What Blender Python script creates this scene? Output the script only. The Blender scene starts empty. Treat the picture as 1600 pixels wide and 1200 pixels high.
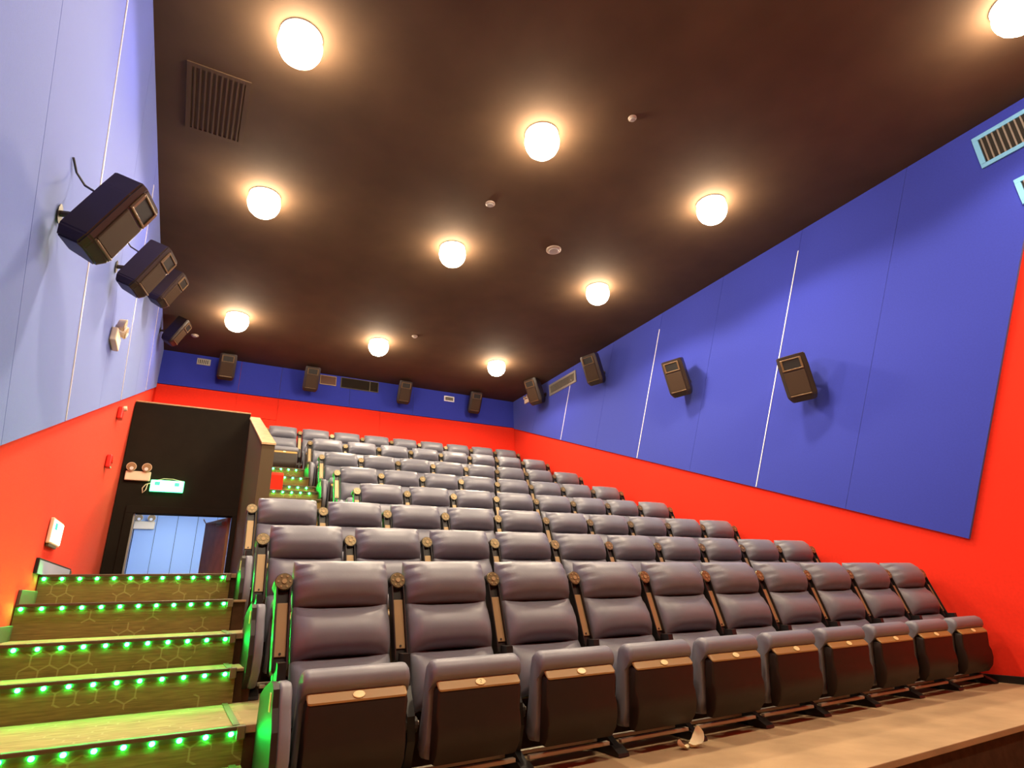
import bpy, bmesh, math, random
from mathutils import Vector, Matrix
random.seed(7)
S = bpy.context.scene
COL = S.collection

# ------------------------------------------------------------------ camera
YAW, PITCH, ROLL, FPX = 0.514925, 0.352944, -0.02844, 897.8
CAM = Vector((-0.1972, -3.2728, 0.8897))
fw = Vector((math.sin(YAW) * math.cos(PITCH), math.cos(YAW) * math.cos(PITCH), math.sin(PITCH)))
rt = Vector((math.cos(YAW), -math.sin(YAW), 0))
up = rt.cross(fw)
r2 = rt * math.cos(ROLL) + up * math.sin(ROLL)
u2 = -rt * math.sin(ROLL) + up * math.cos(ROLL)
cd = bpy.data.cameras.new('camera')
cam = bpy.data.objects.new('camera', cd)
COL.objects.link(cam)
cam.matrix_world = Matrix(((r2.x, u2.x, -fw.x, CAM.x), (r2.y, u2.y, -fw.y, CAM.y), (r2.z, u2.z, -fw.z, CAM.z), (0, 0, 0, 1)))
cd.sensor_width = 36.0
cd.sensor_fit = 'HORIZONTAL'
cd.lens = 36.0 * FPX / 1600.0
cd.clip_start = 0.05
S.camera = cam

# ------------------------------------------------------------------ world, exposure
w = bpy.data.worlds.new('world')
S.world = w
w.use_nodes = True
w.node_tree.nodes['Background'].inputs[0].default_value = (0.02, 0.018, 0.016, 1)
w.node_tree.nodes['Background'].inputs[1].default_value = 1.0
S.view_settings.view_transform = 'Standard'
S.view_settings.look = 'None'
S.view_settings.gamma = 1.0
S.view_settings.use_curve_mapping = False
S.view_settings.exposure = 0.9
S.cycles.use_denoising = True
S.cycles.max_bounces = 8
S.cycles.diffuse_bounces = 5
S.cycles.sample_clamp_indirect = 6.0
LAMP = 42.0                    # radiance of the globes added as bloom around the recessed downlights
SPOT = 150.0                   # watts of the downlight in each lamp
LAMP_COL = (1.0, 0.80, 0.56)

# ------------------------------------------------------------------ materials
def mat(name, col, rough=0.6, metal=0.0, spec=0.5, sheen=0.0, tint=(1, 1, 1), noise=0.0, nscale=30.0, bump=0.0, bscale=200.0, emit=None, estr=0.0):
    m = bpy.data.materials.new(name)
    m.use_nodes = True
    nt = m.node_tree
    b = nt.nodes['Principled BSDF']
    b.inputs['Base Color'].default_value = (*col, 1)
    b.inputs['Roughness'].default_value = rough
    b.inputs['Metallic'].default_value = metal
    b.inputs['Specular IOR Level'].default_value = spec
    if sheen:
        b.inputs['Sheen Weight'].default_value = sheen
        b.inputs['Sheen Roughness'].default_value = 0.5
        b.inputs['Sheen Tint'].default_value = (*tint, 1)
    if emit:
        b.inputs['Emission Color'].default_value = (*emit, 1)
        b.inputs['Emission Strength'].default_value = estr
    if noise or bump:
        tc = nt.nodes.new('ShaderNodeTexCoord')
    if noise:
        n = nt.nodes.new('ShaderNodeTexNoise')
        n.inputs['Scale'].default_value = nscale
        n.inputs['Detail'].default_value = 5
        nt.links.new(tc.outputs['Object'], n.inputs['Vector'])
        r = nt.nodes.new('ShaderNodeMapRange')
        r.inputs['From Min'].default_value = 0.3
        r.inputs['From Max'].default_value = 0.7
        r.inputs['To Min'].default_value = 1 - noise
        r.inputs['To Max'].default_value = 1 + noise
        nt.links.new(n.outputs['Fac'], r.inputs['Value'])
        mx = nt.nodes.new('ShaderNodeVectorMath')
        mx.operation = 'SCALE'
        mx.inputs[0].default_value = col
        nt.links.new(r.outputs['Result'], mx.inputs['Scale'])
        nt.links.new(mx.outputs['Vector'], b.inputs['Base Color'])
    if bump:
        n2 = nt.nodes.new('ShaderNodeTexNoise')
        n2.inputs['Scale'].default_value = bscale
        n2.inputs['Detail'].default_value = 3
        nt.links.new(tc.outputs['Object'], n2.inputs['Vector'])
        bp = nt.nodes.new('ShaderNodeBump')
        bp.inputs['Strength'].default_value = bump
        bp.inputs['Distance'].default_value = 0.004
        nt.links.new(n2.outputs['Fac'], bp.inputs['Height'])
        nt.links.new(bp.outputs['Normal'], b.inputs['Normal'])
    return m

def carpet(name, base, line):
    """brown woven carpet with loose chains of pale hexagon outlines (object space, metres)"""
    m = mat(name, base, rough=0.9, spec=0.15)
    nt = m.node_tree
    N, Lk = nt.nodes.new, nt.links.new
    b = nt.nodes['Principled BSDF']
    tc = N('ShaderNodeTexCoord')
    sep = N('ShaderNodeSeparateXYZ')
    Lk(tc.outputs['Object'], sep.inputs[0])
    def mth(op, a, c=None):
        n = N('ShaderNodeMath'); n.operation = op
        for i, v in enumerate((a, c)):
            if v is None: continue
            if isinstance(v, (int, float)): n.inputs[i].default_value = v
            else: Lk(v, n.inputs[i])
        return n.outputs[0]
    SZ = 0.085
    px = mth('DIVIDE', sep.outputs['X'], SZ)
    py = mth('DIVIDE', mth('ADD', sep.outputs['Y'], mth('MULTIPLY', sep.outputs['Z'], 1.0)), SZ)
    R3 = 1.7320508
    def cell(ox, oy):
        ax = mth('SUBTRACT', mth('FLOORED_MODULO', mth('ADD', px, ox), 1.0), 0.5)
        ay = mth('SUBTRACT', mth('FLOORED_MODULO', mth('ADD', py, oy), R3), R3 / 2)
        return ax, ay
    def hexd(ax, ay):
        a1, a2 = mth('ABSOLUTE', ax), mth('ABSOLUTE', ay)
        return mth('MAXIMUM', a1, mth('ADD', mth('MULTIPLY', a1, 0.5), mth('MULTIPLY', a2, 0.8660254)))
    d1 = hexd(*cell(0, 0)); d2 = hexd(*cell(0.5, R3 / 2))
    d = mth('MINIMUM', d1, d2)
    ln = mth('MULTIPLY', mth('GREATER_THAN', d, 0.455), 1.0)
    nz = N('ShaderNodeTexNoise'); nz.inputs['Scale'].default_value = 5.5; nz.inputs['Detail'].default_value = 0
    Lk(tc.outputs['Object'], nz.inputs['Vector'])
    msk = mth('GREATER_THAN', nz.outputs['Fac'], 0.56)
    ln = mth('MULTIPLY', mth('MULTIPLY', ln, msk), 0.38)
    n2 = N('ShaderNodeTexNoise'); n2.inputs['Scale'].default_value = 9; n2.inputs['Detail'].default_value = 6
    mp = N('ShaderNodeMapping'); mp.inputs['Scale'].default_value = (1, 6, 14)
    Lk(tc.outputs['Object'], mp.inputs['Vector']); Lk(mp.outputs[0], n2.inputs['Vector'])
    rg = N('ShaderNodeMapRange'); rg.inputs['From Min'].default_value = 0.3; rg.inputs['From Max'].default_value = 0.7
    rg.inputs['To Min'].default_value = 0.72; rg.inputs['To Max'].default_value = 1.25
    Lk(n2.outputs['Fac'], rg.inputs['Value'])
    sc = N('ShaderNodeVectorMath'); sc.operation = 'SCALE'; sc.inputs[0].default_value = base
    Lk(rg.outputs['Result'], sc.inputs['Scale'])
    mx = N('ShaderNodeMix'); mx.data_type = 'RGBA'
    Lk(ln, mx.inputs[0]); Lk(sc.outputs[0], mx.inputs[6]); mx.inputs[7].default_value = (*line, 1)
    Lk(mx.outputs[2], b.inputs['Base Color'])
    return m

M = dict(
    blue=mat('blue_fabric', (0.024, 0.036, 0.36), rough=0.85, spec=0.2, sheen=0.58, tint=(0.55, 0.70, 1.0), noise=0.06, nscale=60, bump=0.25, bscale=400),
    red=mat('red_fabric', (0.70, 0.024, 0.009), rough=0.85, spec=0.15, sheen=0.12, tint=(1.0, 0.5, 0.3), noise=0.05, nscale=40, bump=0.25, bscale=400),
    ceiling=mat('dark_ceiling', (0.085, 0.05, 0.028), rough=0.85, spec=0.2, noise=0.12, nscale=2.0),
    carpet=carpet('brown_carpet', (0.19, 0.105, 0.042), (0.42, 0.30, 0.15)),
    lit_tread=carpet('lit_tread_carpet', (0.36, 0.25, 0.125), (0.52, 0.40, 0.24)),  # same stair carpet, lightened to paint in the overhead light on the treads
    tier=mat('tan_carpet', (0.34, 0.235, 0.13), rough=0.95, spec=0.1, noise=0.18, nscale=3.0, bump=0.3, bscale=150),
    riser=mat('dark_carpet', (0.055, 0.028, 0.014), rough=0.95, spec=0.1, noise=0.2, nscale=20),
    leather=mat('grey_leather', (0.165, 0.170, 0.205), rough=0.42, spec=0.5, noise=0.05, nscale=12, bump=0.08, bscale=90),
    black=mat('black_plastic', (0.012, 0.010, 0.009), rough=0.4, spec=0.5),
    shell=mat('brown_shell', (0.014, 0.0068, 0.0035), rough=0.5, spec=0.4, noise=0.1, nscale=25),
    trim=mat('tan_edge', (0.36, 0.23, 0.075), rough=0.42, spec=0.5),
    plate=mat('brass_plate', (0.36, 0.25, 0.125), rough=0.42, metal=0.35, spec=0.5),
    cup=mat('cup_ring', (0.20, 0.15, 0.075), rough=0.35, metal=0.5),
    tag=mat('number_tag', (0.95, 0.88, 0.45), rough=0.3),
    ink=mat('tag_ink', (0.25, 0.22, 0.10), rough=0.6),
    steel=mat('steel', (0.55, 0.50, 0.42), rough=0.3, metal=0.9),
    bar=mat('grey_bar', (0.55, 0.47, 0.36), rough=0.4, metal=0.3),
    white=mat('white_trim', (0.9, 0.9, 0.92), rough=0.35),
    cream=mat('cream_plastic', (0.78, 0.66, 0.48), rough=0.5),
    glowglobe=mat('lamp_glow_globe', (0.9, 0.9, 0.9), rough=0.5, emit=LAMP_COL, estr=LAMP),
    wood=mat('wood_cap', (0.42, 0.28, 0.13), rough=0.5, noise=0.2, nscale=14),
    olive=mat('olive_paint', (0.085, 0.06, 0.03), rough=0.8, spec=0.2),
    blackwall=mat('black_wall', (0.013, 0.010, 0.006), rough=0.85, spec=0.15, noise=0.15, nscale=5),
    spk=mat('speaker_body', (0.022, 0.013, 0.009), rough=0.42, spec=0.5),
    grille=mat('speaker_grille', (0.045, 0.024, 0.012), rough=0.7, spec=0.3, bump=0.4, bscale=500),
    horn=mat('horn_dark', (0.006, 0.005, 0.004), rough=0.6),
    rim=mat('speaker_rim', (0.16, 0.10, 0.05), rough=0.3, metal=0.3),
    led=mat('led_green', (0.1, 0.9, 0.3), rough=0.4, emit=(0.004, 1.0, 0.09), estr=195.0),
    nosing=mat('nosing_metal', (0.10, 0.075, 0.04), rough=0.4, metal=0.4),
    lednose=mat('side_strip', (0.16, 0.13, 0.07), rough=0.5),
    signface=mat('sign_face', (0.8, 0.95, 0.85), rough=0.4, emit=(0.05, 1.0, 0.33), estr=16.0),
    glowhousing=mat('sign_housing_glow', (0.6, 0.8, 0.6), rough=0.5, emit=(0.04, 1.0, 0.30), estr=2.2),  # glow added to the housing to throw a green halo on the wall
    signgreen=mat('sign_green', (0.03, 0.30, 0.18), rough=0.4, emit=(0.05, 0.55, 0.35), estr=0.8),
    sign2=mat('sign_face_yellow', (0.9, 0.95, 0.7), rough=0.4, emit=(0.85, 1.0, 0.62), estr=2.2),
    acframe=mat('pale_blue_frame', (0.16, 0.42, 0.72), rough=0.5),
    acframe2=mat('grey_frame', (0.34, 0.32, 0.30), rough=0.5),
    slat=mat('slat_metal', (0.45, 0.40, 0.36), rough=0.35, metal=0.7),
    dark=mat('dark_void', (0.01, 0.008, 0.006), rough=0.8),
    corr=mat('corridor_blue', (0.34, 0.50, 0.80), rough=0.8, spec=0.2),
    corrlamp=mat('corridor_lamp', (1, 1, 1), emit=(1.0, 0.95, 0.88), estr=24.0),
    door=mat('brown_door', (0.30, 0.15, 0.075), rough=0.35, noise=0.2, nscale=8),
    greypanel=mat('grey_panel', (0.34, 0.40, 0.52), rough=0.6),
    redbox=mat('red_plastic', (0.62, 0.02, 0.012), rough=0.35),
    glass=mat('port_glass', (0.02, 0.016, 0.012), rough=0.08, spec=0.6),
    port=mat('port_brown', (0.10, 0.035, 0.018), rough=0.3),
    paper=mat('crumpled_paper', (1.0, 0.90, 0.58), rough=0.6),
    cable=mat('cable', (0.03, 0.025, 0.02), rough=0.5),
    skirt=mat('skirting', (0.10, 0.085, 0.045), rough=0.6),
    detector=mat('detector_white', (0.38, 0.30, 0.24), rough=0.5),
)

# ------------------------------------------------------------------ mesh helpers
def me_from(name, verts, faces, m=None, smooth=False):
    me = bpy.data.meshes.new(name)
    me.from_pydata([tuple(v) for v in verts], [], faces)
    me.validate()
    bm = bmesh.new(); bm.from_mesh(me)
    bmesh.ops.recalc_face_normals(bm, faces=bm.faces)
    bm.to_mesh(me); bm.free()
    if m: me.materials.append(M[m])
    if smooth:
        me.polygons.foreach_set('use_smooth', [True] * len(me.polygons))
    return me

class MB:
    """collects shapes that make up ONE piece"""
    def __init__(s): s.v = []; s.f = []
    def add(s, v, f):
        o = len(s.v); s.v += [Vector(p) for p in v]; s.f += [[i + o for i in q] for q in f]; return s
    def box(s, a, b, bev=0.0):
        x0, y0, z0 = a; x1, y1, z1 = b
        if not bev:
            v = [(x, y, z) for x in (x0, x1) for y in (y0, y1) for z in (z0, z1)]
            return s.add(v, [(0, 1, 3, 2), (4, 6, 7, 5), (0, 4, 5, 1), (2, 3, 7, 6), (0, 2, 6, 4), (1, 5, 7, 3)])
        bm = bmesh.new()
        bmesh.ops.create_cube(bm, size=1.0)
        for q in bm.verts:
            q.co = Vector(((x0 + x1) / 2 + q.co.x * (x1 - x0), (y0 + y1) / 2 + q.co.y * (y1 - y0), (z0 + z1) / 2 + q.co.z * (z1 - z0)))
        bmesh.ops.bevel(bm, geom=bm.edges[:], offset=bev, segments=2, affect='EDGES', profile=0.5)
        bm.verts.index_update()
        s.add([q.co.copy() for q in bm.verts], [[q.index for q in f.verts] for f in bm.faces]); bm.free()
        return s
    def prism(s, poly, axis, a, b):
        """extrude a 2D outline: axis 0 -> outline is (y,z), 1 -> (x,z), 2 -> (x,y)"""
        n = len(poly); v = []
        for t in (a, b):
            for p in poly:
                v.append({0: (t, p[0], p[1]), 1: (p[0], t, p[1]), 2: (p[0], p[1], t)}[axis])
        f = [list(range(n)), list(range(2 * n - 1, n - 1, -1))] + [[i, (i + 1) % n, n + (i + 1) % n, n + i] for i in range(n)]
        return s.add(v, f)
    def cyl(s, p, q, r, n=12, rb=None):
        p, q = Vector(p), Vector(q); d = (q - p).normalized()
        a = d.orthogonal().normalized(); b = d.cross(a); rb = r if rb is None else rb
        v = []
        for c, R in ((p, r), (q, rb)):
            v += [c + (a * math.cos(2 * math.pi * i / n) + b * math.sin(2 * math.pi * i / n)) * R for i in range(n)]
        return s.add(v, [list(range(n)), list(range(2 * n - 1, n - 1, -1))] + [[i, (i + 1) % n, n + (i + 1) % n, n + i] for i in range(n)])
    def tube(s, pts, r, n=8):
        pts = [Vector(p) for p in pts]; rings = []
        a = None
        for i, p in enumerate(pts):
            d = (pts[min(i + 1, len(pts) - 1)] - pts[max(i - 1, 0)]).normalized()
            a = d.orthogonal().normalized() if a is None else (a - d * a.dot(d)).normalized()
            b = d.cross(a)
            rings.append([p + (a * math.cos(2 * math.pi * k / n) + b * math.sin(2 * math.pi * k / n)) * r for k in range(n)])
        v = [q for R in rings for q in R]
        f = [[i * n + k, i * n + (k + 1) % n, (i + 1) * n + (k + 1) % n, (i + 1) * n + k] for i in range(len(pts) - 1) for k in range(n)]
        f += [list(range(n)), list(range((len(pts) - 1) * n, len(pts) * n))]
        return s.add(v, f)
    def lathe(s, prof, n=24, c=(0, 0, 0)):
        """profile (r, z) revolved about z through c"""
        v = []; f = []
        for r, z in prof:
            v += [(c[0] + r * math.cos(2 * math.pi * i / n), c[1] + r * math.sin(2 * math.pi * i / n), c[2] + z) for i in range(n)]
        for j in range(len(prof) - 1):
            f += [[j * n + i, j * n + (i + 1) % n, (j + 1) * n + (i + 1) % n, (j + 1) * n + i] for i in range(n)]
        f += [list(range(n)), list(range((len(prof) - 1) * n, len(prof) * n))]
        return s.add(v, f)
    def loft(s, prof, w, r, k=3):
        """(y,z) outline extruded along x to width w with rounded ends of radius r"""
        n = len(prof); cy = sum(p[0] for p in prof) / n; cz = sum(p[1] for p in prof) / n
        secs = []
        for i in range(k + 1):
            t = i / k * math.pi / 2
            secs.append((-w / 2 + r * (1 - math.sin(t)), r * (1 - math.cos(t))))
        secs = secs[::-1]                       # from the outside in
        xs = [(-w / 2 + r - r * math.cos(i / k * math.pi / 2), r * (1 - math.sin(i / k * math.pi / 2))) for i in range(k + 1)]
        xs = xs + [(-x, o) for x, o in xs[::-1]]
        v = []
        for x, o in xs:
            for y, z in prof:
                d = math.hypot(y - cy, z - cz) or 1
                q = max(0.0, 1 - o / d)
                v.append((x, cy + (y - cy) * q, cz + (z - cz) * q))
        m = len(xs)
        f = [[i * n + j, i * n + (j + 1) % n, (i + 1) * n + (j + 1) % n, (i + 1) * n + j] for i in range(m - 1) for j in range(n)]
        f += [list(range(n)), list(range((m - 1) * n, m * n))]
        return s.add(v, f)
    def xf(s, mtx): s.v = [mtx @ p for p in s.v]; return s
    def mesh(s, name, m, smooth=False): return me_from(name, s.v, s.f, m, smooth)

def link(name, data, parent=None, loc=None, rot=None):
    o = bpy.data.objects.new(name, data)
    COL.objects.link(o)
    if parent is not None: o.parent = parent
    if loc is not None: o.location = loc
    if rot is not None: o.rotation_euler = rot
    return o
def tag(o, label=None, cat=None, group=None, kind=None):
    if label: o['label'] = label
    if cat: o['category'] = cat
    if group: o['group'] = group
    if kind: o['kind'] = kind
    return o
def build(name, mb, m, parent=None, smooth=False): return link(name, mb.mesh(name, m, smooth), parent)
def smooth_by_angle(me, deg=40):
    bm = bmesh.new(); bm.from_mesh(me)
    for f in bm.faces: f.smooth = True
    for e in bm.edges:
        if len(e.link_faces) == 2 and e.calc_face_angle(0) > math.radians(deg): e.smooth = False
    bm.to_mesh(me); bm.free(); return me

# ------------------------------------------------------------------ layout (metres, fitted to the photograph)
XL, XR, YB, ZC = -1.02, 6.20, 7.98, 5.187
YF = -7.5
F = [0.071, 0.375, 0.717, 1.108, 1.515, 1.960, 2.430, 2.900]          # tier floor heights
E = [-1.2635, -0.10, 0.90, 1.93, 3.12, 4.19, 5.29, 6.39]               # tier front edges
ROWY = [0, 1.090, 2.126, 3.222, 4.294, 5.396, 6.494, 7.672]
ROWX = [0.563] * 3 + [1.7036] * 4 + [1.125]
ROWN = [10, 10, 10, 8, 8, 8, 8, 9]
P = 0.58
ZLOW = -0.30
AX = 0.17                                                               # right edge of the lower aisle

# ------------------------------------------------------------------ setting: floor tiers
fl = tag(build('floor', MB().box((XL - .2, YF, ZLOW - .2), (XR + .2, E[0] + .02, ZLOW)), 'tier'), 'low carpeted floor in front of the first row of seats', kind='structure')
tiers = []
for i in range(8):
    y1 = E[i + 1] if i < 7 else YB
    x0 = (AX if i else XL) if i < 3 else (XL if i == 3 else (1.36 if i < 7 else 0.54))
    mb = MB().box((x0, E[i] + .012, ZLOW - .1), (XR, y1 + .012, F[i]))
    t = tag(build('floor_tier', mb, 'tier'), kind='structure')
    t['label'] = ['front', 'second', 'third', 'fourth', 'fifth', 'sixth', 'seventh', 'back'][i] + ' carpeted seating tier carrying a row of cinema chairs'
    # dark riser board and edge trim belong to the tier
    build('riser', MB().box((1.36 if i == 7 else x0, E[i], ZLOW - .1), (XR, E[i] + .012, F[i] - .03)), 'riser', t)
    build('edge_nosing', MB().box((1.36 if i == 7 else x0, E[i] - .012, F[i] - .03), (XR, E[i] + .03, F[i] + .003), .004), 'tier', t)
    tiers.append(t)

# ------------------------------------------------------------------ aisle stairs with green LEDs
LED = MB().lathe([(0.0115, 0), (0.010, 0.004), (0.006, 0.008), (0.002, 0.009)], 10).xf(Matrix.Rotation(math.pi / 2, 4, 'X')).mesh('led', 'led', True)
LEDF = MB().cyl((0, 0, 0), (0, -.0015, 0), .0105, 12).xf(Matrix.Rotation(math.radians(18), 4, 'X')).mesh('led', 'led')
def stairs(name, label, steps, xa, xb, xled, led_step, floor_z, strip=True):
    root = tag(link(name, None, None, ((xa + xb) / 2, steps[0][0], floor_z)), label, kind='structure')
    inv = Matrix.Translation(-Vector(root.location))
    for i, (y, z, depth, leds) in enumerate(steps):
        prev = steps[i - 1][1] if i else floor_z
        st = build('step', MB().box((xa, y + .012, prev - .25), (xb, y + depth, z)).xf(inv), 'lit_tread', root)
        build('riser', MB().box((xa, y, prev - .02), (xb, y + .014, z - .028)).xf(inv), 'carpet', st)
        build('nosing', MB().box((xa, y - .022, z - .016), (xb, y + .012, z + .003), .004).xf(inv), 'nosing', st)
        build('led_strip', MB().box((xa, y - .010, z - .034), (xb - .03, y + .002, z - .016)).xf(inv), 'nosing', st)
        if strip:
            build('end_cap', MB().box((xb - .035, y - .026, z - .05), (xb + .002, y + .012, z + .004), .005).xf(inv), 'lednose', st)
            build('side_strip', MB().box((xb - .05, y + .012, z), (xb - .02, y + depth, z + .006), .002).xf(inv), 'lednose', st)
        if leds:
            x = xled
            while x < xb - .055:
                link('led', LEDF if strip else LED, st, inv @ Vector((x, y - .0135 if strip else y - .010, z - .026)))
                x += led_step
    return root
HALF = lambda a, b: (a + b) / 2
low_steps = [(-0.47, 0.222, .42, True), (-0.10, 0.375, .75, True), (0.60, 0.552, .36, True), (0.88, 0.717, .60, True), (1.40, 0.918, .56, True), (1.90, 1.108, .12, True)]
stairs('aisle_stairs', 'lower aisle stairs with green LED nosings beside the red wall', low_steps, XL + .005, AX, XL + .035, 0.1, F[0])
# blocks that close the steps towards the chairs
for (y, z, d), lab in (((-0.47, 0.222, .30), 'small carpeted block at the end of the lowest visible stair'), ((0.60, 0.552, .30), 'small carpeted block at the stair end beside the second row'),
                       ((1.40, 0.918, .5), 'small carpeted block at the stair end beside the third row')):
    bl = tag(build('step_end_block', MB().box((AX + .003, y + .02, z - .3), (AX + .085, y + d, z - .02), .006), 'riser'), lab, kind='structure')
    build('top_board', MB().box((AX + .003, y + .012, z - .02), (AX + .087, y + d, z - .004), .004), 'tier', bl)
up_steps = [(2.45, 1.25, .4, False), (2.80, 1.385, .35, False), (3.12, 1.515, .4, False), (3.48, 1.665, .4, False), (3.84, 1.81, .4, False), (4.19, 1.96, .6, False),
            (4.75, 2.165, .3, True), (5.02, 2.31, .3, True), (5.29, 2.43, .6, True), (5.85, 2.665, .6, True), (6.39, 2.90, .06, True)]
stairs('upper_aisle_stairs', 'upper aisle stairs with dense green LEDs behind the dark parapet', up_steps, 0.545, 1.355, 0.66, 0.115, F[3], strip=False)

# ------------------------------------------------------------------ walls
def clip(poly, n, d):                       # keep n.p <= d
    out = []
    for i in range(len(poly)):
        a, b = poly[i], poly[(i + 1) % len(poly)]
        da, db = n[0] * a[0] + n[1] * a[1] - d, n[0] * b[0] + n[1] * b[1] - d
        if da <= 0: out.append(a)
        if (da < 0 < db) or (db < 0 < da):
            t = da / (da - db); out.append((a[0] + (b[0] - a[0]) * t, a[1] + (b[1] - a[1]) * t))
    return out
def side_wall(side, X, sgn, zb0, slope, yk, sp, lean, kmax, stripes):
    """blue slanted panels above a raked line, red below and in front; sgn points into the room"""
    root = tag(build('wall_' + side, MB().box((min(X, X - sgn * .15), YF, ZLOW - .2), (max(X, X - sgn * .15), YB + .15, ZC + .1)), 'red'),
               'red and blue fabric wall on the ' + side + ' of the auditorium', kind='structure')
    zb = lambda y: zb0 + slope * (y - yk)
    G = .004
    for k in range(kmax):
        ya, ye = yk + sp * k + G / 2, yk + sp * (k + 1) - G / 2
        H = 6.5
        poly = [(ya, zb(ya)), (ye, zb(ye)), (ye - lean * H, zb(ye) + H), (ya - lean * H, zb(ya) + H)]
        poly = clip(poly, (0, 1), ZC - .002); poly = clip(poly, (1, 0), YB - .03)
        if len(poly) < 3: continue
        build('panel', MB().prism(poly, 0, X + sgn * .004, X + sgn * .034), 'blue', root)
    # thin dark seam along the raked edge
    for k in stripes:
        y = yk + sp * k
        top = min(ZC - .25, 99)
        z0 = zb(y) + .01
        h = top - z0
        d = .006
        build('trim_strip', MB().prism([(y - d, z0), (y + d, z0), (y + d - lean * h, top), (y - d - lean * h, top)], 0, X + sgn * .034, X + sgn * .040), 'white', root)
    return root
wall_r = side_wall('right', XR, -1, 1.271, .385, -.526, 1.0955, .44, 8, (2, 4, 6))
wall_l = side_wall('left', XL, 1, 1.638 + .367 * (-1.121 - .203), .367, -1.121, 1.2125, .53, 8, (2, 4, 6))
wall_b = tag(build('wall_back', MB().box((XL - .15, YB, 2.86), (XR + .15, YB + .15, ZC + .1)), 'red'), 'red and blue fabric wall behind the last row of seats', kind='structure')
ZBB = 4.55
xs = [XL + .03, 0.30, 1.02, 2.35, 3.70, 5.05, XR - .03]
for a, b in zip(xs, xs[1:]):
    build('panel', MB().box((a + .003, YB - .034, ZBB + .005), (b - .003, YB - .002, ZC - .002)), 'blue', wall_b)
rx = [XL + .03, 0.30, 1.02, 3.0, XR - .03]
for a, b in zip(rx, rx[1:]):
    lo = 4.12 if a == 0.30 else 2.92
    build('panel', MB().box((a + .003, YB - .026, lo), (b - .003, YB - .002, ZBB - .006)), 'red', wall_b)
build('panel', MB().box((0.303, YB - .026, 2.92), (1.017, YB - .002, 4.112)), 'red', wall_b)
tag(build('ceiling', MB().box((XL - .15, YF, ZC), (XR + .15, YB + .15, ZC + .15)), 'ceiling'), 'dark brown flat ceiling of the auditorium', kind='structure')
tag(build('wall_front', MB().box((XL - .15, YF - .15, ZLOW), (XR + .15, YF, ZC + .1)), 'olive'), 'dark wall behind the camera at the front', kind='structure')
tag(build('baseboard_right', MB().box((XR - .02, E[0], F[0]), (XR - .001, E[1], F[0] + .06), .003), 'black'), kind='structure')
# stepped skirting of the left wall
sk = tag(link('baseboard_left', None, None, (XL, 0, 0)), 'stepped skirting of the left wall beside the stairs', kind='structure')
for (y, z, d, _), nx in zip(low_steps, low_steps[1:] + [(3.2, 0, 0, 0)]):
    build('skirting_piece', MB().box((.001, y, z), (.018, nx[0], z + .085), .003), 'skirt', sk)

# ------------------------------------------------------------------ entrance: dark door wall, parapet, corridor
DY = 5.5
DX0, DX1, DZ = -0.82, 0.38, 2.03
dw = tag(link('wall_entrance', None, None, (-.3, DY, F[3])), 'black wall with the entrance doorway left of the seats', kind='structure')
def dpart(name, mb, m): return build(name, mb.xf(Matrix.Translation((.3, -DY, -F[3]))), m, dw)
ZT = 3.455
dpart('wall_panel', MB().box((XL + .01, DY, -.2), (DX0, DY + .14, ZT)).box((DX1, DY, -.2), (.405, DY + .14, ZT)).box((DX0, DY, DZ), (DX1, DY + .14, ZT)), 'blackwall')
dpart('top_cap', MB().box((XL + .01, DY - .012, ZT), (.405, DY + .16, ZT + .02), .004), 'wood')
dpart('roof', MB().box((XL + .01, DY + .16, ZT - .1), (.54, YB - .03, ZT - .02)), 'blackwall')
fr = tag(link('door_1', None, None, (-.22, DY, .1)), 'entrance doorway with dark frame and brown leaf standing open', kind='structure')
def fpart(name, mb, m): return build(name, mb.xf(Matrix.Translation((.22, -DY, -.1))), m, fr)
fpart('frame', MB().box((DX0 - .06, DY - .02, .1), (DX0 + .03, DY + .16, DZ - .03), .002).box((DX1 - .03, DY - .02, .1), (DX1 + .015, DY + .16, DZ - .03), .002).box((DX0 - .06, DY - .02, DZ - .03), (DX1 + .015, DY + .16, DZ + .06), .004), 'blackwall')
fpart('jamb_strip', MB().box((DX0 + .03, DY + .02, .1), (DX0 + .05, DY + .14, DZ - .03), .003), 'acframe2')
leaf = MB().box((0, -.02, 0), (.80, .02, 1.90), .004)
leafm = Matrix.Translation((DX1 - .05, DY + .17, .11)) @ Matrix.Rotation(math.radians(108), 4, 'Z')
lf = fpart('door_leaf', leaf.xf(leafm), 'door')
hb = MB().box((.68, .02, .95), (.72, .05, 1.20), .004)
build('handle', hb.xf(Matrix.Translation((.22, -DY, -.1)) @ leafm), 'plate', lf)
cl = MB().box((.10, .02, 1.80), (.30, .06, 1.85), .004).tube([(.2, .05, 1.82), (.35, .18, 1.84), (.10, .30, 1.86)], .008)
build('door_closer', cl.xf(Matrix.Translation((.22, -DY, -.1)) @ leafm), 'steel', lf)
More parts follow.
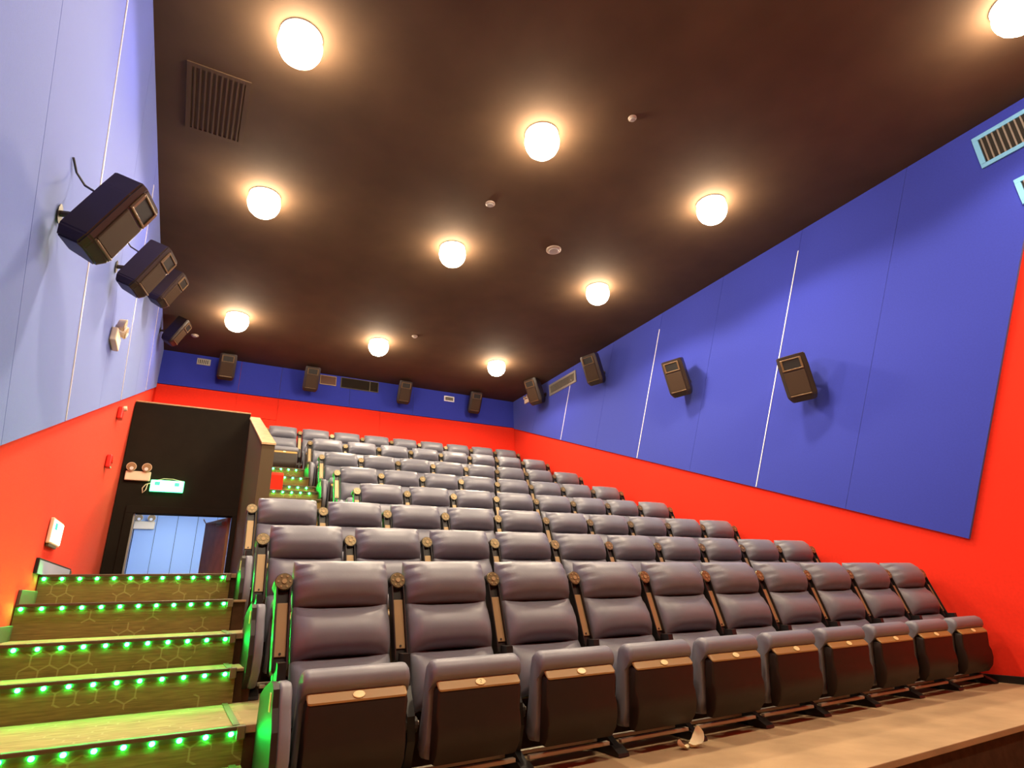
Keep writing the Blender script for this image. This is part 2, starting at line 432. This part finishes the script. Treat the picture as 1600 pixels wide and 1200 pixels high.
# corridor behind the doorway
cor = tag(link('wall_corridor', None, None, (-.24, 7, .1)), 'pale blue panelled corridor seen through the entrance doorway', kind='structure')
def cpart(name, mb, m): return build(name, mb.xf(Matrix.Translation((.24, -7, -.1))), m, cor)
CY = 9.6
for i in range(5):
    a = XL + .01 + i * .34
    cpart('panel', MB().box((a + .004, CY, .1), (a + .336, CY + .05, 2.75)), 'corr')
cpart('backing', MB().box((XL, CY + .05, .05), (.72, CY + .1, 2.8)), 'dark')
for nm, a, b, m, lab in (('wall_corridor_left', (XL - .05, DY + .16, .05), (XL, CY, 2.8), 'corr', 'pale blue left side wall of the corridor'),
                         ('wall_corridor_right', (.62, DY + .16, .05), (.68, CY, 2.8), 'corr', 'pale blue right side wall of the corridor'),
                         ('floor_corridor', (XL, DY - .6, .02), (.62, CY, .1), 'tier', 'carpeted floor of the corridor behind the doorway'),
                         ('ceiling_corridor', (XL, DY + .16, 2.75), (.62, CY, 2.82), 'white', 'white ceiling of the corridor behind the doorway')):
    tag(build(nm, MB().box(a, b), m), lab, kind='structure')
clamp = tag(link('corridor_lamp', None, None, (-.25, 8.2, 2.75)), 'square ceiling lamp lighting the corridor behind the doorway', 'lamp')
build('housing', MB().box((-.32, -.32, -.03), (.32, .32, 0), .005), 'white', clamp)
build('diffuser', MB().box((-.29, -.29, -.04), (.29, .29, -.03)), 'corrlamp', clamp)
# steps going down from the landing to the door
dn = tag(link('entrance_steps', None, None, (-.3, 3.2, F[3])), 'steps leading down from the landing to the entrance door', kind='structure')
for k in range(5):
    y = 3.13 + .3 * k
    build('step', MB().box((XL + .01 + .3, y - 3.2, -1.1), (.40 + .3, y - 3.2 + .3, -.18 * (k + 1))), 'carpet', dn)
# parapet with sloping wooden cap
PX0, PX1, PY0, PY1 = .405, .535, 3.30, 5.64
PZ0, PZ1 = 2.495, 3.44
pr = tag(link('parapet_wall', None, None, (.47, PY0, F[3])), 'dark low wall with sloping wooden cap between entrance and upper aisle', kind='structure')
def ppart(name, mb, m): return build(name, mb.xf(Matrix.Translation((-.47, -PY0, -F[3]))), m, pr)
ppart('wall_body', MB().prism([(PY0, .6), (PY1, .6), (PY1, PZ1), (PY0, PZ0)], 0, PX0, PX1), 'olive')
ppart('cap', MB().prism([(PY0 - .012, PZ0 + .001), (PY1, PZ1 + .001), (PY1, PZ1 + .022), (PY0 - .012, PZ0 + .022)], 0, PX0 - .008, PX1 + .008), 'wood')
rw = MB().prism([(5.17, 2.3), (6.39, 2.3), (6.39, 2.60), (5.30, 2.60), (5.22, 2.585), (5.17, 2.54)], 0, .54, .90)
tag(build('wall_cheek', rw, 'red'), 'small red cheek wall with rounded corner left of the upper stairs', kind='structure')
lowp = tag(link('low_wall_opening', None, None, (XL, 2.4, 1.13)), 'low grey-blue panel in a dark frame at the foot of the red wall', 'wall panel')
build('frame', MB().box((.001, -.72, -.02), (.0195, .72, .078), .002), 'dark', lowp)
build('panel', MB().box((.0195, -.70, -.02), (.021, .66, .066)), 'greypanel', lowp)

# ------------------------------------------------------------------ ceiling lamps
LX = [0.053, 2.34, 4.69]
LYS = [(-2.43, 'nearest the screen'), (0.47, 'nearest the camera'), (2.69, 'second deep'), (5.96, 'nearest the back wall')]
ring_me = smooth_by_angle(MB().lathe([(.130, 0), (.165, 0), (.165, -.012), (.150, -.02), (.130, -.012)], 32).mesh('ring', 'acframe2', True))
glow_globe_me = MB().lathe([(.120, -.002), (.150, -.03), (.168, -.07), (.172, -.105), (.165, -.15), (.143, -.20), (.108, -.237), (.065, -.26), (.02, -.271), (.004, -.272)], 32).mesh('diffuser', 'glowglobe', True)  # added globe: its shape gives each downlight a round glow and ceiling halo
cname = ['left', 'middle', 'right']
spot_data = bpy.data.lights.new('downlight', 'SPOT')
spot_data.energy = SPOT
spot_data.color = LAMP_COL
spot_data.spot_size = math.radians(162)
spot_data.spot_blend = 0.28
spot_data.shadow_soft_size = 0.10
for j, (y, wy) in enumerate(LYS):
    for i, x in enumerate(LX):
        lab = {0: 'glowing round ceiling lamp at the top edge, %s column' % cname[i],
               1: 'largest full glowing round ceiling lamp of the %s column' % cname[i],
               2: 'glowing round ceiling lamp, middle one of the %s column' % cname[i],
               3: 'smallest glowing round ceiling lamp of the %s column, nearest the back wall' % cname[i]}[j]
        t = tag(link('ceiling_lamp', None, None, (x + (.26 if (j == 0 and i == 2) else 0), y, ZC)), lab, 'lamp', 'round ceiling lamps')
        link('ring', ring_me, t); link('diffuser', glow_globe_me, t)
        o = link('downlight', spot_data, t, (0, 0, -.285))

# ------------------------------------------------------------------ cinema chairs
def rec(y0, z0, dy, dz):                         # frame of the reclined back: (x, s, n) -> local
    L = math.hypot(dy, dz); ty, tz = dy / L, dz / L
    return lambda x, s, n: Vector((x, y0 + s * ty - n * tz, z0 + s * tz + n * ty))
BK = rec(-0.235, 0.33, 0.21, 0.65)
A0 = -.20                                        # where the pillow is fullest (below its middle)
def cushion(w, s0, s1, d, db, nu=22, nv=12, ear=.016, wr=.004, pu=4.0, pv=2.6, seed=0):
    """pillow between s0 and s1 on the reclined back, bulging d to the front and db to the rear"""
    rnd = random.Random(seed)
    ph = [rnd.uniform(0, 6.28) for _ in range(4)]
    us = [math.sin(math.pi / 2 * (-1 + 2 * i / nu)) for i in range(nu + 1)]
    vs = [math.sin(math.pi / 2 * (-1 + 2 * j / nv)) for j in range(nv + 1)]
    h = s1 - s0; v = []; f = []
    for face in (1, -1):
        for a in vs:
            for b in us:
                aa = (a - A0) / (1 - A0) if a > A0 else (a - A0) / (1 + A0)
                fu = max(0.0, 1 - abs(b) ** pu) ** .5; fv = max(0.0, 1 - abs(aa) ** pv) ** .5
                n = (d if face > 0 else -db) * fu * fv
                if face > 0:
                    e = abs(b)
                    wb = max(0.0, min(1.0, (e - .55) / .3)) * max(0.0, min(1.0, (1 - e) / .06))
                    n += wr * (1.0 if b < 0 else .6) * wb * (math.sin(a * 13 + ph[0] + b * 3) + .6 * math.sin(a * 23 + ph[2])) * (.4 + .6 * max(0, a + .4))
                    n += wr * .8 * (abs(a) ** 5) * math.sin(b * 17 + ph[1]) * (1 - a ** 8)
                s = s0 + h / 2 + a * h / 2 + (1 if a > 0 else -1) * ear * (b ** 4) * abs(a) ** 3 - (1 if a > 0 else -1) * ear * .35 * abs(a) ** 3
                x = b * w / 2 * (1 - .025 * abs(a) ** 4)
                v.append(BK(x, s, n))
    N = (nu + 1) * (nv + 1); W = nu + 1
    for k in (0, 1):
        for j in range(nv):
            for i in range(nu):
                q = [k * N + j * W + i, k * N + j * W + i + 1, k * N + (j + 1) * W + i + 1, k * N + (j + 1) * W + i]
                f.append(q if k == 0 else q[::-1])
    per = [i for i in range(W)] + [j * W + nu for j in range(1, nv + 1)] + [nv * W + i for i in range(nu - 1, -1, -1)] + [j * W for j in range(nv - 1, 0, -1)]
    for a, b in zip(per, per[1:] + per[:1]): f.append([a, b, N + b, N + a])
    mb = MB(); mb.v = v; mb.f = f
    return mb
CM = {}
CM['headrest'] = cushion(.488, .470, .712, .125, .085, nu=30, nv=26, pv=2.0, ear=.006, wr=.006, seed=1).mesh('headrest', 'leather', True)
CM['back_cushion'] = cushion(.488, .230, .478, .112, .03, pv=2.0, ear=.03, wr=.006, seed=2).mesh('back_cushion', 'leather', True)
CM['lumbar_cushion'] = cushion(.486, -.03, .240, .105, .03, pv=2.0, ear=.03, wr=.006, seed=3).mesh('lumbar_cushion', 'leather', True)
# plastic rear shell
sh = MB()
pts = [(-.22, -.02), (.22, -.02), (.235, .20), (.235, .52), (.22, .60), (.18, .63), (-.18, .63), (-.22, .60), (-.235, .52), (-.235, .20)]
n_ = len(pts)
sh.add([BK(x, s, -.025) for x, s in pts] + [BK(x * .96, s, -.075) for x, s in pts],
       [list(range(n_)), list(range(2 * n_ - 1, n_ - 1, -1))] + [[i, (i + 1) % n_, n_ + (i + 1) % n_, n_ + i] for i in range(n_)])
CM['back_shell'] = sh.mesh('back_shell', 'black')
# side piping strips of the back
CM['seat_cushion'] = smooth_by_angle(MB().loft([(-.47, .425), (-.505, .452), (-.522, .478), (-.522, .508), (-.505, .532), (-.475, .544), (-.44, .541), (-.41, .525), (-.385, .47), (-.355, .32), (-.315, .14), (-.34, .115), (-.40, .12), (-.435, .20)], .468, .03).mesh('seat_cushion', 'leather', True), 50)
CM['seat_pan'] = smooth_by_angle(MB().loft([(-.478, .430), (-.528, .424), (-.534, .41), (-.522, .31), (-.534, .27), (-.530, .21), (-.508, .15), (-.470, .108), (-.43, .11), (-.44, .2), (-.46, .34)], .435, .018, 2).mesh('seat_pan', 'shell', True), 35)
CM['edge_trim'] = MB().loft([(-.492, .456), (-.512, .450), (-.538, .420), (-.536, .412), (-.50, .432)], .428, .012, 2).mesh('edge_trim', 'trim')
tagm = MB().lathe([(1, 0), (1, .12), (.85, .18), (.01, .19)], 20)
tagm.xf(Matrix.Translation((0, -.5275, .4365)) @ Matrix.Rotation(math.radians(49), 4, 'X') @ Matrix.Diagonal((.026, .0165, .02, 1)))
CM['number_plate'] = tagm.mesh('number_plate', 'tag')
legp = [(-.42, .0), (-.14, .0), (-.15, .05), (-.20, .12), (-.19, .40), (-.215, .56), (-.285, .56), (-.30, .42), (-.375, .30), (-.385, .20), (-.34, .08), (-.42, .035)]
CM['leg'] = MB().prism(legp, 0, -.019, .019).mesh('leg', 'black')
CM['foot'] = MB().prism([(-.46, 0), (-.16, 0), (-.16, .02), (-.40, .045), (-.455, .016)], 0, -.035, .035).mesh('foot', 'black')
CM['hinge_cap'] = MB().cyl((-.034, -.345, .26), (.034, -.345, .26), .034, 14).mesh('hinge_cap', 'cable')
CM['hinge_bolt'] = MB().cyl((-.040, -.365, .27), (.040, -.365, .27), .010, 10).mesh('hinge_bolt', 'steel')
fb = MB().box((-.25, -.395, .046), (.25, -.367, .066), .004)
CM['floor_bar'] = fb.mesh('floor_bar', 'bar')
CM['floor_bar_rear'] = MB().box((-.25, -.285, .046), (.25, -.257, .066), .004).mesh('floor_bar', 'bar')
# raised armrest: long body, brass plate on its underside, round cup holder at the end
AR = rec(-.195, .49, .145, .470)
def arbox(x0, x1, s0, s1, n0, n1, bev=0):
    mb = MB().box((x0, s0, n0), (x1, s1, n1), bev); mb.v = [AR(p.x, p.y, p.z) for p in mb.v]; return mb
arm = arbox(-.031, .031, .02, .42, -.045, .012, .008)
for sx in (-1, 1):
    q_ = arbox(sx * .031 - .004, sx * .031 + .004, .03, .41, -.03, .034, .003); arm.add(q_.v, q_.f)
CM['armrest'] = arm.mesh('armrest', 'black')
CM['arm_plate'] = arbox(-.026, .026, .085, .330, .010, .020, .003).mesh('arm_plate', 'plate')
cup = MB().cyl(AR(0, .430, -.05), AR(0, .430, .030), .0435, 20)
CM['cup_holder'] = cup.mesh('cup_holder', 'black')
cr = MB().cyl(AR(0, .430, .030), AR(0, .430, .037), .0415, 20, .039)
CM['cup_face'] = cr.mesh('cup_face', 'cup')
cb = MB()
for k in range(6):
    a = k / 6 * 6.283
    cb.cyl(AR(.028 * math.cos(a), .430 + .028 * math.sin(a), .036), AR(.028 * math.cos(a), .430 + .028 * math.sin(a), .040), .005, 8)
cb.cyl(AR(0, .430, .036), AR(0, .430, .041), .012, 10)
CM['cup_boss'] = cb.mesh('cup_boss', 'plate')
sc_ = MB().cyl(AR(0, .098, .019), AR(0, .098, .023), .006, 8)
CM['screw'] = sc_.mesh('screw', 'black')
CM['arm_bracket'] = arbox(-.022, .022, -.09, .03, -.05, .010, .006).mesh('arm_bracket', 'black')
# padded end panel on the aisle side
ep = [(-.30, .03), (-.47, .06), (-.57, .14), (-.605, .24), (-.585, .34), (-.545, .42), (-.53, .485), (-.50, .505), (-.43, .505), (-.28, .47), (-.17, .43), (-.14, .30), (-.15, .12), (-.2, .05)]
CM['end_panel'] = MB().prism(ep, 0, -.352, -.328).mesh('end_panel', 'shell')
CM['end_pad'] = smooth_by_angle(MB().loft(ep, .050, .012, 2).xf(Matrix.Translation((-.302, 0, 0))).mesh('end_pad', 'leather', True), 50)
CM['row_marker'] = MB().box((-.356, -.50, .40), (-.351, -.475, .47), .001).mesh('row_marker', 'tag')
# the figure 2 on the second plate of the front row
def digit2():
    pts = [(-.0045, .0045), (-.003, .0075), (.001, .0085), (.0042, .0065), (.0042, .003), (.001, -.001), (-.0045, -.0075), (.005, -.0075)]
    mb = MB(); R = Matrix.Translation((0, -.5275, .4365)) @ Matrix.Rotation(math.radians(49), 4, 'X')
    mb.tube([(x, y, .0043) for x, y in pts], .0009, 6); return mb.xf(R)
CM['digit'] = digit2().mesh('digit', 'ink')

ORD = ['first', 'second', 'third', 'fourth', 'fifth', 'sixth', 'seventh', 'eighth', 'ninth', 'tenth']
ROWNAME = ['front row', 'second row from the front', 'third row from the front', 'fourth row from the front', 'fifth row from the front', 'third row from the back', 'second row from the back', 'back row by the rear wall']
def armset(t, x):
    a = link('armrest', CM['armrest'], t, (x, 0, 0))
    for k in ('arm_plate', 'cup_holder', 'screw', 'arm_bracket'): link(k, CM[k], a)
    link('cup_face', CM['cup_face'], a); link('cup_boss', CM['cup_boss'], a)
    l = link('leg', CM['leg'], t, (x, 0, 0))
    link('foot', CM['foot'], l); link('hinge_cap', CM['hinge_cap'], l); link('hinge_bolt', CM['hinge_bolt'], l)
for r in range(8):
    for k in range(ROWN[r]):
        lab = 'grey tip-up cinema chair, %s from left in the %s' % (ORD[k], ROWNAME[r])
        t = tag(link('cinema_chair', None, None, (ROWX[r] + P * k, ROWY[r], F[r] + .004)), lab, 'chair', 'chairs of the ' + ROWNAME[r])
        jr = random.uniform(-.006, .006)
        for q in ('headrest', 'back_cushion', 'lumbar_cushion', 'back_shell'): link(q, CM[q], t)
        link('seat_cushion', CM['seat_cushion'], t, (jr, 0, 0))
        sp_ = link('seat_pan', CM['seat_pan'], t, (jr, 0, 0))
        link('edge_trim', CM['edge_trim'], sp_); link('number_plate', CM['number_plate'], sp_)
        if r == 0 and k == 1: link('digit', CM['digit'], sp_)
        link('floor_bar', CM['floor_bar'], t); link('floor_bar', CM['floor_bar_rear'], t)
        armset(t, -P / 2)
        if k == ROWN[r] - 1: armset(t, P / 2)
        if k == 0:
            e = link('end_panel', CM['end_panel'], t)
            link('end_pad', CM['end_pad'], e); link('row_marker', CM['row_marker'], e)

# ------------------------------------------------------------------ loudspeakers
SPK = {}
cab = []
Wf, Wb, D, H = .34, .22, .25, .56
def ringat(z, k):                 # plan outline with chamfered front corners
    return [(-Wf / 2 * k, -.10, z), (-Wf / 2 * k + .05, -D / 2, z), (Wf / 2 * k - .05, -D / 2, z), (Wf / 2 * k, -.10, z), (Wb / 2 * k, D / 2, z), (-Wb / 2 * k, D / 2, z)]
zz = [(-H / 2, .80, .03), (-H / 2 + .07, 1.0, 0), (H / 2 - .12, 1.0, 0), (H / 2, .96, .0)]
v = []; f = []
for z, k, sh_ in zz:
    for (x, y, q) in ringat(z, k): v.append((x, y + (sh_ if y < 0 else -sh_), q))
for j in range(len(zz) - 1): f += [[j * 6 + i, j * 6 + (i + 1) % 6, (j + 1) * 6 + (i + 1) % 6, (j + 1) * 6 + i] for i in range(6)]
f += [list(range(6)), list(range(18, 24))]
bm = bmesh.new(); mb = MB(); mb.add(v, f)
me = mb.mesh('cabinet', 'spk'); bm.from_mesh(me)
bmesh.ops.bevel(bm, geom=bm.edges[:], offset=.010, segments=2, affect='EDGES'); bm.to_mesh(me); bm.free()
SPK['cabinet'] = me
SPK['grille'] = MB().box((-.118, -D / 2 - .008, -.185), (.118, -D / 2 + .005, .085), .004).mesh('grille', 'grille')
hz0, hz1 = .105, .245
SPK['horn'] = MB().box((-.095, -D / 2 - .004, hz0 + .015), (.095, -D / 2 + .004, hz1 - .012)).mesh('horn', 'horn')
SPK['horn_rim'] = (MB().box((-.118, -D / 2 - .012, hz0), (.118, -D / 2 + .004, hz0 + .016), .003).box((-.118, -D / 2 - .012, hz1 - .014), (.118, -D / 2 + .004, hz1), .003)
                   .box((-.118, -D / 2 - .012, hz0 + .016), (-.095, -D / 2 + .004, hz1 - .014), .001).box((.095, -D / 2 - .012, hz0 + .016), (.118, -D / 2 + .004, hz1 - .014), .001)).mesh('horn_rim', 'rim')
SPK['lower_lip'] = MB().box((-.118, -D / 2 - .014, -.205), (.118, -D / 2 + .01, -.190), .004).mesh('lower_lip', 'rim')
def speaker(loc, face_deg, tilt, wall_pt, label, cable=None, sc=1.0):
    """face_deg: heading of the front (0 = towards -y), tilt down in degrees"""
    root = tag(link('wall_speaker', None, None, loc), label, 'speaker', 'surround speakers on the walls')
    R = Matrix.Rotation(math.radians(face_deg), 4, 'Z') @ Matrix.Rotation(math.radians(tilt), 4, 'X') @ Matrix.Diagonal((sc, sc, sc, 1))
    c = link('cabinet', SPK['cabinet'], root); c.matrix_local = R
    for k in ('grille', 'horn', 'horn_rim', 'lower_lip'): link(k, SPK[k], c)
    a = R @ Vector((0, D / 2 - .02, 0)); b = Vector(wall_pt) - Vector(loc)
    d = b - a
    arm_ = MB().tube([a, a + d * .5 + Vector((0, 0, -.02)), b], .017, 8)
    n = Vector((1, 0, 0)) if abs(b.x) > abs(b.y) else Vector((0, 1, 0))
    arm_.cyl(b - n * .008 * (1 if (b.x + b.y) > 0 else -1), b + n * .004, .05, 14)
    build('bracket', arm_, 'spk', root)
    if cable:
        build('cable', MB().tube([Vector(p) - Vector(loc) for p in cable], .006, 6), 'cable', root)
    return root
# right wall
for (y, z, xx), nm in zip([(.63, 3.235, 5.93), (2.50, 3.88, 5.93), (4.49, 4.73, 5.93), (6.50, 4.95, 5.90)], ['nearest the screen', 'second from the screen', 'third from the screen', 'in the far corner by the air vent']):
    speaker((xx, y, z), -90 + 18, 22, (XR - .036, y + .03, z - .03), 'black surround speaker on the right blue wall, ' + nm)
# left wall
for i, ((y, z, xx, tl), nm) in enumerate(zip([(-.09, 2.78, -.78, 28), (1.71, 3.47, -.78, 28), (3.83, 4.38, -.78, 28), (6.40, 4.93, -.76, 28)], ['largest and nearest', 'second from the front', 'third from the front', 'high in the dark back corner'])):
    y0 = y
    cb_ = None
    if i < 2:
        cb_ = [(-.86, y + .05, z + .17), (-.93, y + .10, z + .23), (XL + .05, y + .06, z + .27), (XL + .04, y - .02, z + .30)]
    speaker((xx, y, z), 76, tl, (XL + .036, y + .02, z - .02), 'black surround speaker on the left blue wall, ' + nm, cb_, .79)
# back wall
for x, nm in zip([.05, 1.53, 3.40, 5.03], ['leftmost of four', 'second from the left', 'third from the left', 'rightmost of four']):
    speaker((x, 7.70, 4.945), 0, 24, (x, YB - .036, 4.93), 'black surround speaker high on the back wall, ' + nm, None, .86)

# ------------------------------------------------------------------ emergency lamps, signs
def twin_lamp(loc, rotz, label, s=1.0):
    root = tag(link('emergency_lamp', None, None, loc, (0, 0, rotz)), label, 'emergency light')
    root.scale = (s, s, s)
    build('battery_box', MB().box((-.14, -.05, -.06), (.14, 0, .06), .010), 'cream', root)
    for sx in (-1, 1):
        h = build('lamp_head', MB().cyl((sx * .085, -.035, .115), (sx * .085 , -.085, .105), .040, 18, .056).cyl((sx * .085, -.03, .06), (sx * .085, -.03, .10), .012, 8), 'cream', root)
        build('lens', MB().cyl((sx * .085, -.083, .105), (sx * .085, -.089, .104), .050, 18), 'plate', h)
        build('bulb', MB().cyl((sx * .08, -.089, .085), (sx * .08, -.094, .083), .022, 12), 'white', h)
    return root
twin_lamp((-.82, DY, 2.465), 0, 'cream twin-head emergency lamp on the black wall above the doorway')
twin_lamp((-.86, CY, 2.30), 0, 'pale twin-head emergency lamp seen through the doorway', 1.2)
twin_lamp((XL + .036, 2.32, 3.06), math.pi / 2, 'cream twin-head emergency lamp on the left blue wall', 1.0)
twin_lamp((XR - .036, 7.26, 5.0), -math.pi / 2, 'cream twin-head emergency lamp in the back right corner', .75)
ex = tag(link('exit_sign', None, None, (-.475, DY - .03, 2.35)), 'glowing green exit sign above the entrance doorway', 'exit sign')
build('housing', MB().box((-.19, -.03, -.075), (.19, .0, .075), .008), 'glowhousing', ex)
build('lit_panel', MB().box((-.165, -.034, -.060), (.150, -.030, .060)), 'signface', ex)
build('pictogram', MB().box((-.145, -.037, .005), (-.085, -.034, .052), .001), 'signgreen', ex)
build('pictogram', MB().box((.080, -.037, .000), (.135, -.034, .047), .001), 'signgreen', ex)
build('hanger_wire', MB().tube([(-.12, 0, .075), (-.05, 0, .10), (.05, 0, .10), (.17, 0, .075)], .004, 6), 'cream', ex)
build('cable_loop', MB().tube([(-.19, -.01, .03), (-.24, -.02, .01), (-.27, -.02, -.04), (-.26, -.02, -.10), (-.23, -.02, -.06), (-.22, -.01, .02), (-.195, -.01, .03)], .006, 6), 'cream', ex)
e2 = tag(link('exit_sign', None, None, (XL + .004, 2.02, 1.40)), 'small lit white exit sign low on the red left wall', 'exit sign')
build('housing', MB().box((0, -.21, -.085), (.022, .21, .085), .006), 'cream', e2)
build('lit_panel', MB().box((.022, -.195, -.072), (.026, .195, .072)), 'sign2', e2)
build('pictogram', MB().box((.026, -.15, .01), (.0275, -.06, .055)), 'signgreen', e2)
build('base_strip', MB().box((0, -.19, -.105), (.02, .12, -.085), .004), 'skirt', e2)
for (y, z), lab in (((4.03, 2.88), 'upper red alarm beacon with pale lens on the red left wall'), ((3.95, 2.33), 'lower red call box on the red left wall')):
    a = tag(link('alarm_device', None, None, (XL + .004, y, z)), lab, 'alarm')
    build('body', MB().box((0, -.055, -.075), (.05, .055, .06), .012), 'redbox', a)
    if z > 2.5: build('lens', MB().cyl((.045, 0, .05), (.075, 0, .055), .028, 12), 'cream', a)
    else: build('button', MB().cyl((.05, 0, 0), (.058, 0, 0), .025, 12), 'red', a)

# ------------------------------------------------------------------ vents, projection ports, ceiling details
def vent(loc, rotz, wd, ht, n, label, fm='acframe', vertical=True):
    root = tag(link('air_vent', None, None, loc, (0, 0, rotz)), label, 'vent')
    b = .045 if wd > .4 else .02
    build('frame', MB().box((-wd / 2, -.02, -ht / 2), (wd / 2, 0, -ht / 2 + b), .003).box((-wd / 2, -.02, ht / 2 - b), (wd / 2, 0, ht / 2), .003)
          .box((-wd / 2, -.02, -ht / 2 + b), (-wd / 2 + b, 0, ht / 2 - b), .001).box((wd / 2 - b, -.02, -ht / 2 + b), (wd / 2, 0, ht / 2 - b), .001), fm, root)
    build('backing', MB().box((-wd / 2 + b, -.003, -ht / 2 + b), (wd / 2 - b, 0, ht / 2 - b)), 'dark', root)
    sl = MB().box((-.004, -.018, -ht / 2 + b), (.010, -.004, ht / 2 - b)).mesh('slat', 'slat')
    for k in range(n):
        link('slat', sl, root, (-wd / 2 + b + (k + .5) * (wd - 2 * b) / n, 0, 0))
    return root
PI = math.pi
vent((XR - .034, -2.02, 4.885), -PI / 2, .92, .36, 18, 'pale blue framed air vent high on the right wall, upper one')
vent((XR - .034, -2.20, 4.295), -PI / 2, .92, .27, 18, 'pale blue framed air vent on the right wall, lower one at the frame edge')
vent((XR - .034, 5.86, 4.95), -PI / 2, .98, .25, 20, 'long metal air vent under the ceiling in the back right corner', 'slat')
vent((4.53, YB - .034, 5.03), 0, .24, .12, 6, 'small grey vent on the back wall beside the rightmost speaker', 'white')
vent((-.33, YB - .034, 5.06), 0, .22, .12, 6, 'small grey vent on the back wall near the left corner', 'acframe2')
for (x0, x1, z0, z1), lab, mm in (((1.74, 2.06, 4.955, 5.15), 'small brown projection window high on the back wall', 'port'), ((2.15, 2.93, 4.94, 5.165), 'wide dark projection window high on the back wall', 'glass')):
    pw = tag(link('window_1' if mm == 'port' else 'window_2', None, None, ((x0 + x1) / 2, YB - .034, (z0 + z1) / 2)), lab, kind='structure')
    hx, hzz = (x1 - x0) / 2, (z1 - z0) / 2
    build('frame', MB().box((-hx, -.02, -hzz), (hx, 0, -hzz + .012), .002).box((-hx, -.02, hzz - .012), (hx, 0, hzz), .002).box((-hx, -.02, -hzz + .012), (-hx + .012, 0, hzz - .012), .001).box((hx - .012, -.02, -hzz + .012), (hx, 0, hzz - .012), .001), 'plate' if mm == 'port' else 'skirt', pw)
    build('pane', MB().box((-hx + .012, -.008, -hzz + .012), (hx - .012, 0, hzz - .012)), mm, pw)
    if mm == 'glass':
        build('mullion', MB().box((.20, -.016, -hzz + .01), (.215, 0, hzz - .01)), 'skirt', pw)
for (x, y, rr), lab in (((3.553, 2.13, .10), 'flat round ceiling speaker between the lamps'), ((2.371, 1.66, .055), 'round smoke detector left of the flat ceiling disc'), ((2.83, 5.474, .05), 'small smoke detector near the back centre lamp'),
                        ((-.52, 7.05, .06), 'small detector in the dark back left ceiling corner'), ((3.009, -.113, .04), 'tiny sprinkler head near the top of the ceiling')):
    dt = tag(link('ceiling_detector', None, None, (x, y, ZC)), lab, 'detector')
    build('base', MB().lathe([(rr, 0), (rr, -.012), (rr * .8, -.02), (.005, -.02)], 22), 'detector', dt)
    build('sensor', MB().lathe([(rr * .7, -.02), (rr * .6, -.03), (.004, -.032)], 22), 'acframe2', dt)
cg = tag(link('ceiling_grille', None, None, (-.50, 1.55, ZC)), 'rectangular ceiling air grille by the left wall', 'vent')
build('frame', MB().box((-.25, -.42, -.012), (.25, -.38, 0)).box((-.25, .38, -.012), (.25, .42, 0)).box((-.25, -.38, -.012), (-.21, .38, 0)).box((.21, -.38, -.012), (.25, .38, 0)), 'ceiling', cg)
gs = MB().box((-.004, -.38, -.012), (.012, .38, -.002)).mesh('slat', 'ceiling')
for k in range(10): link('slat', gs, cg, (-.19 + k * .042, 0, 0))

# ------------------------------------------------------------------ crumpled wrapper on the floor
wr = tag(link('crumpled_wrapper', None, None, (2.445, -.52, F[0] + .006)), 'crumpled pale orange wrapper on the floor before the front row', 'litter')
def shell(cx, cz, R, a0, a1, wdt, bend):
    v = []; f = []; n, mm = 14, 7
    rnd = random.Random(int(R * 1000))
    for i in range(n + 1):
        a = a0 + (a1 - a0) * i / n
        for j in range(mm + 1):
            t = -1 + 2 * j / mm; k = math.sin(math.pi * i / n) ** .6
            v.append((cx + math.cos(a) * R, t * wdt * k, cz + math.sin(a) * R + bend * t * t + rnd.uniform(-.0025, .0025)))
    W = mm + 1
    for i in range(n):
        for j in range(mm): f.append([i * W + j, i * W + j + 1, (i + 1) * W + j + 1, (i + 1) * W + j])
    o = len(v); v += [(x, y, z + .002) for x, y, z in v]; f += [[q + o for q in reversed(p)] for p in f]
    mb = MB(); mb.add(v, f); return mb
build('large_fold', shell(.0, .062, .062, -PI / 2 - .3, .35, .045, .012), 'paper', wr, True)
build('small_fold', shell(-.055, .034, .034, PI * .95, PI * 1.75, .03, .006), 'paper', wr, True)
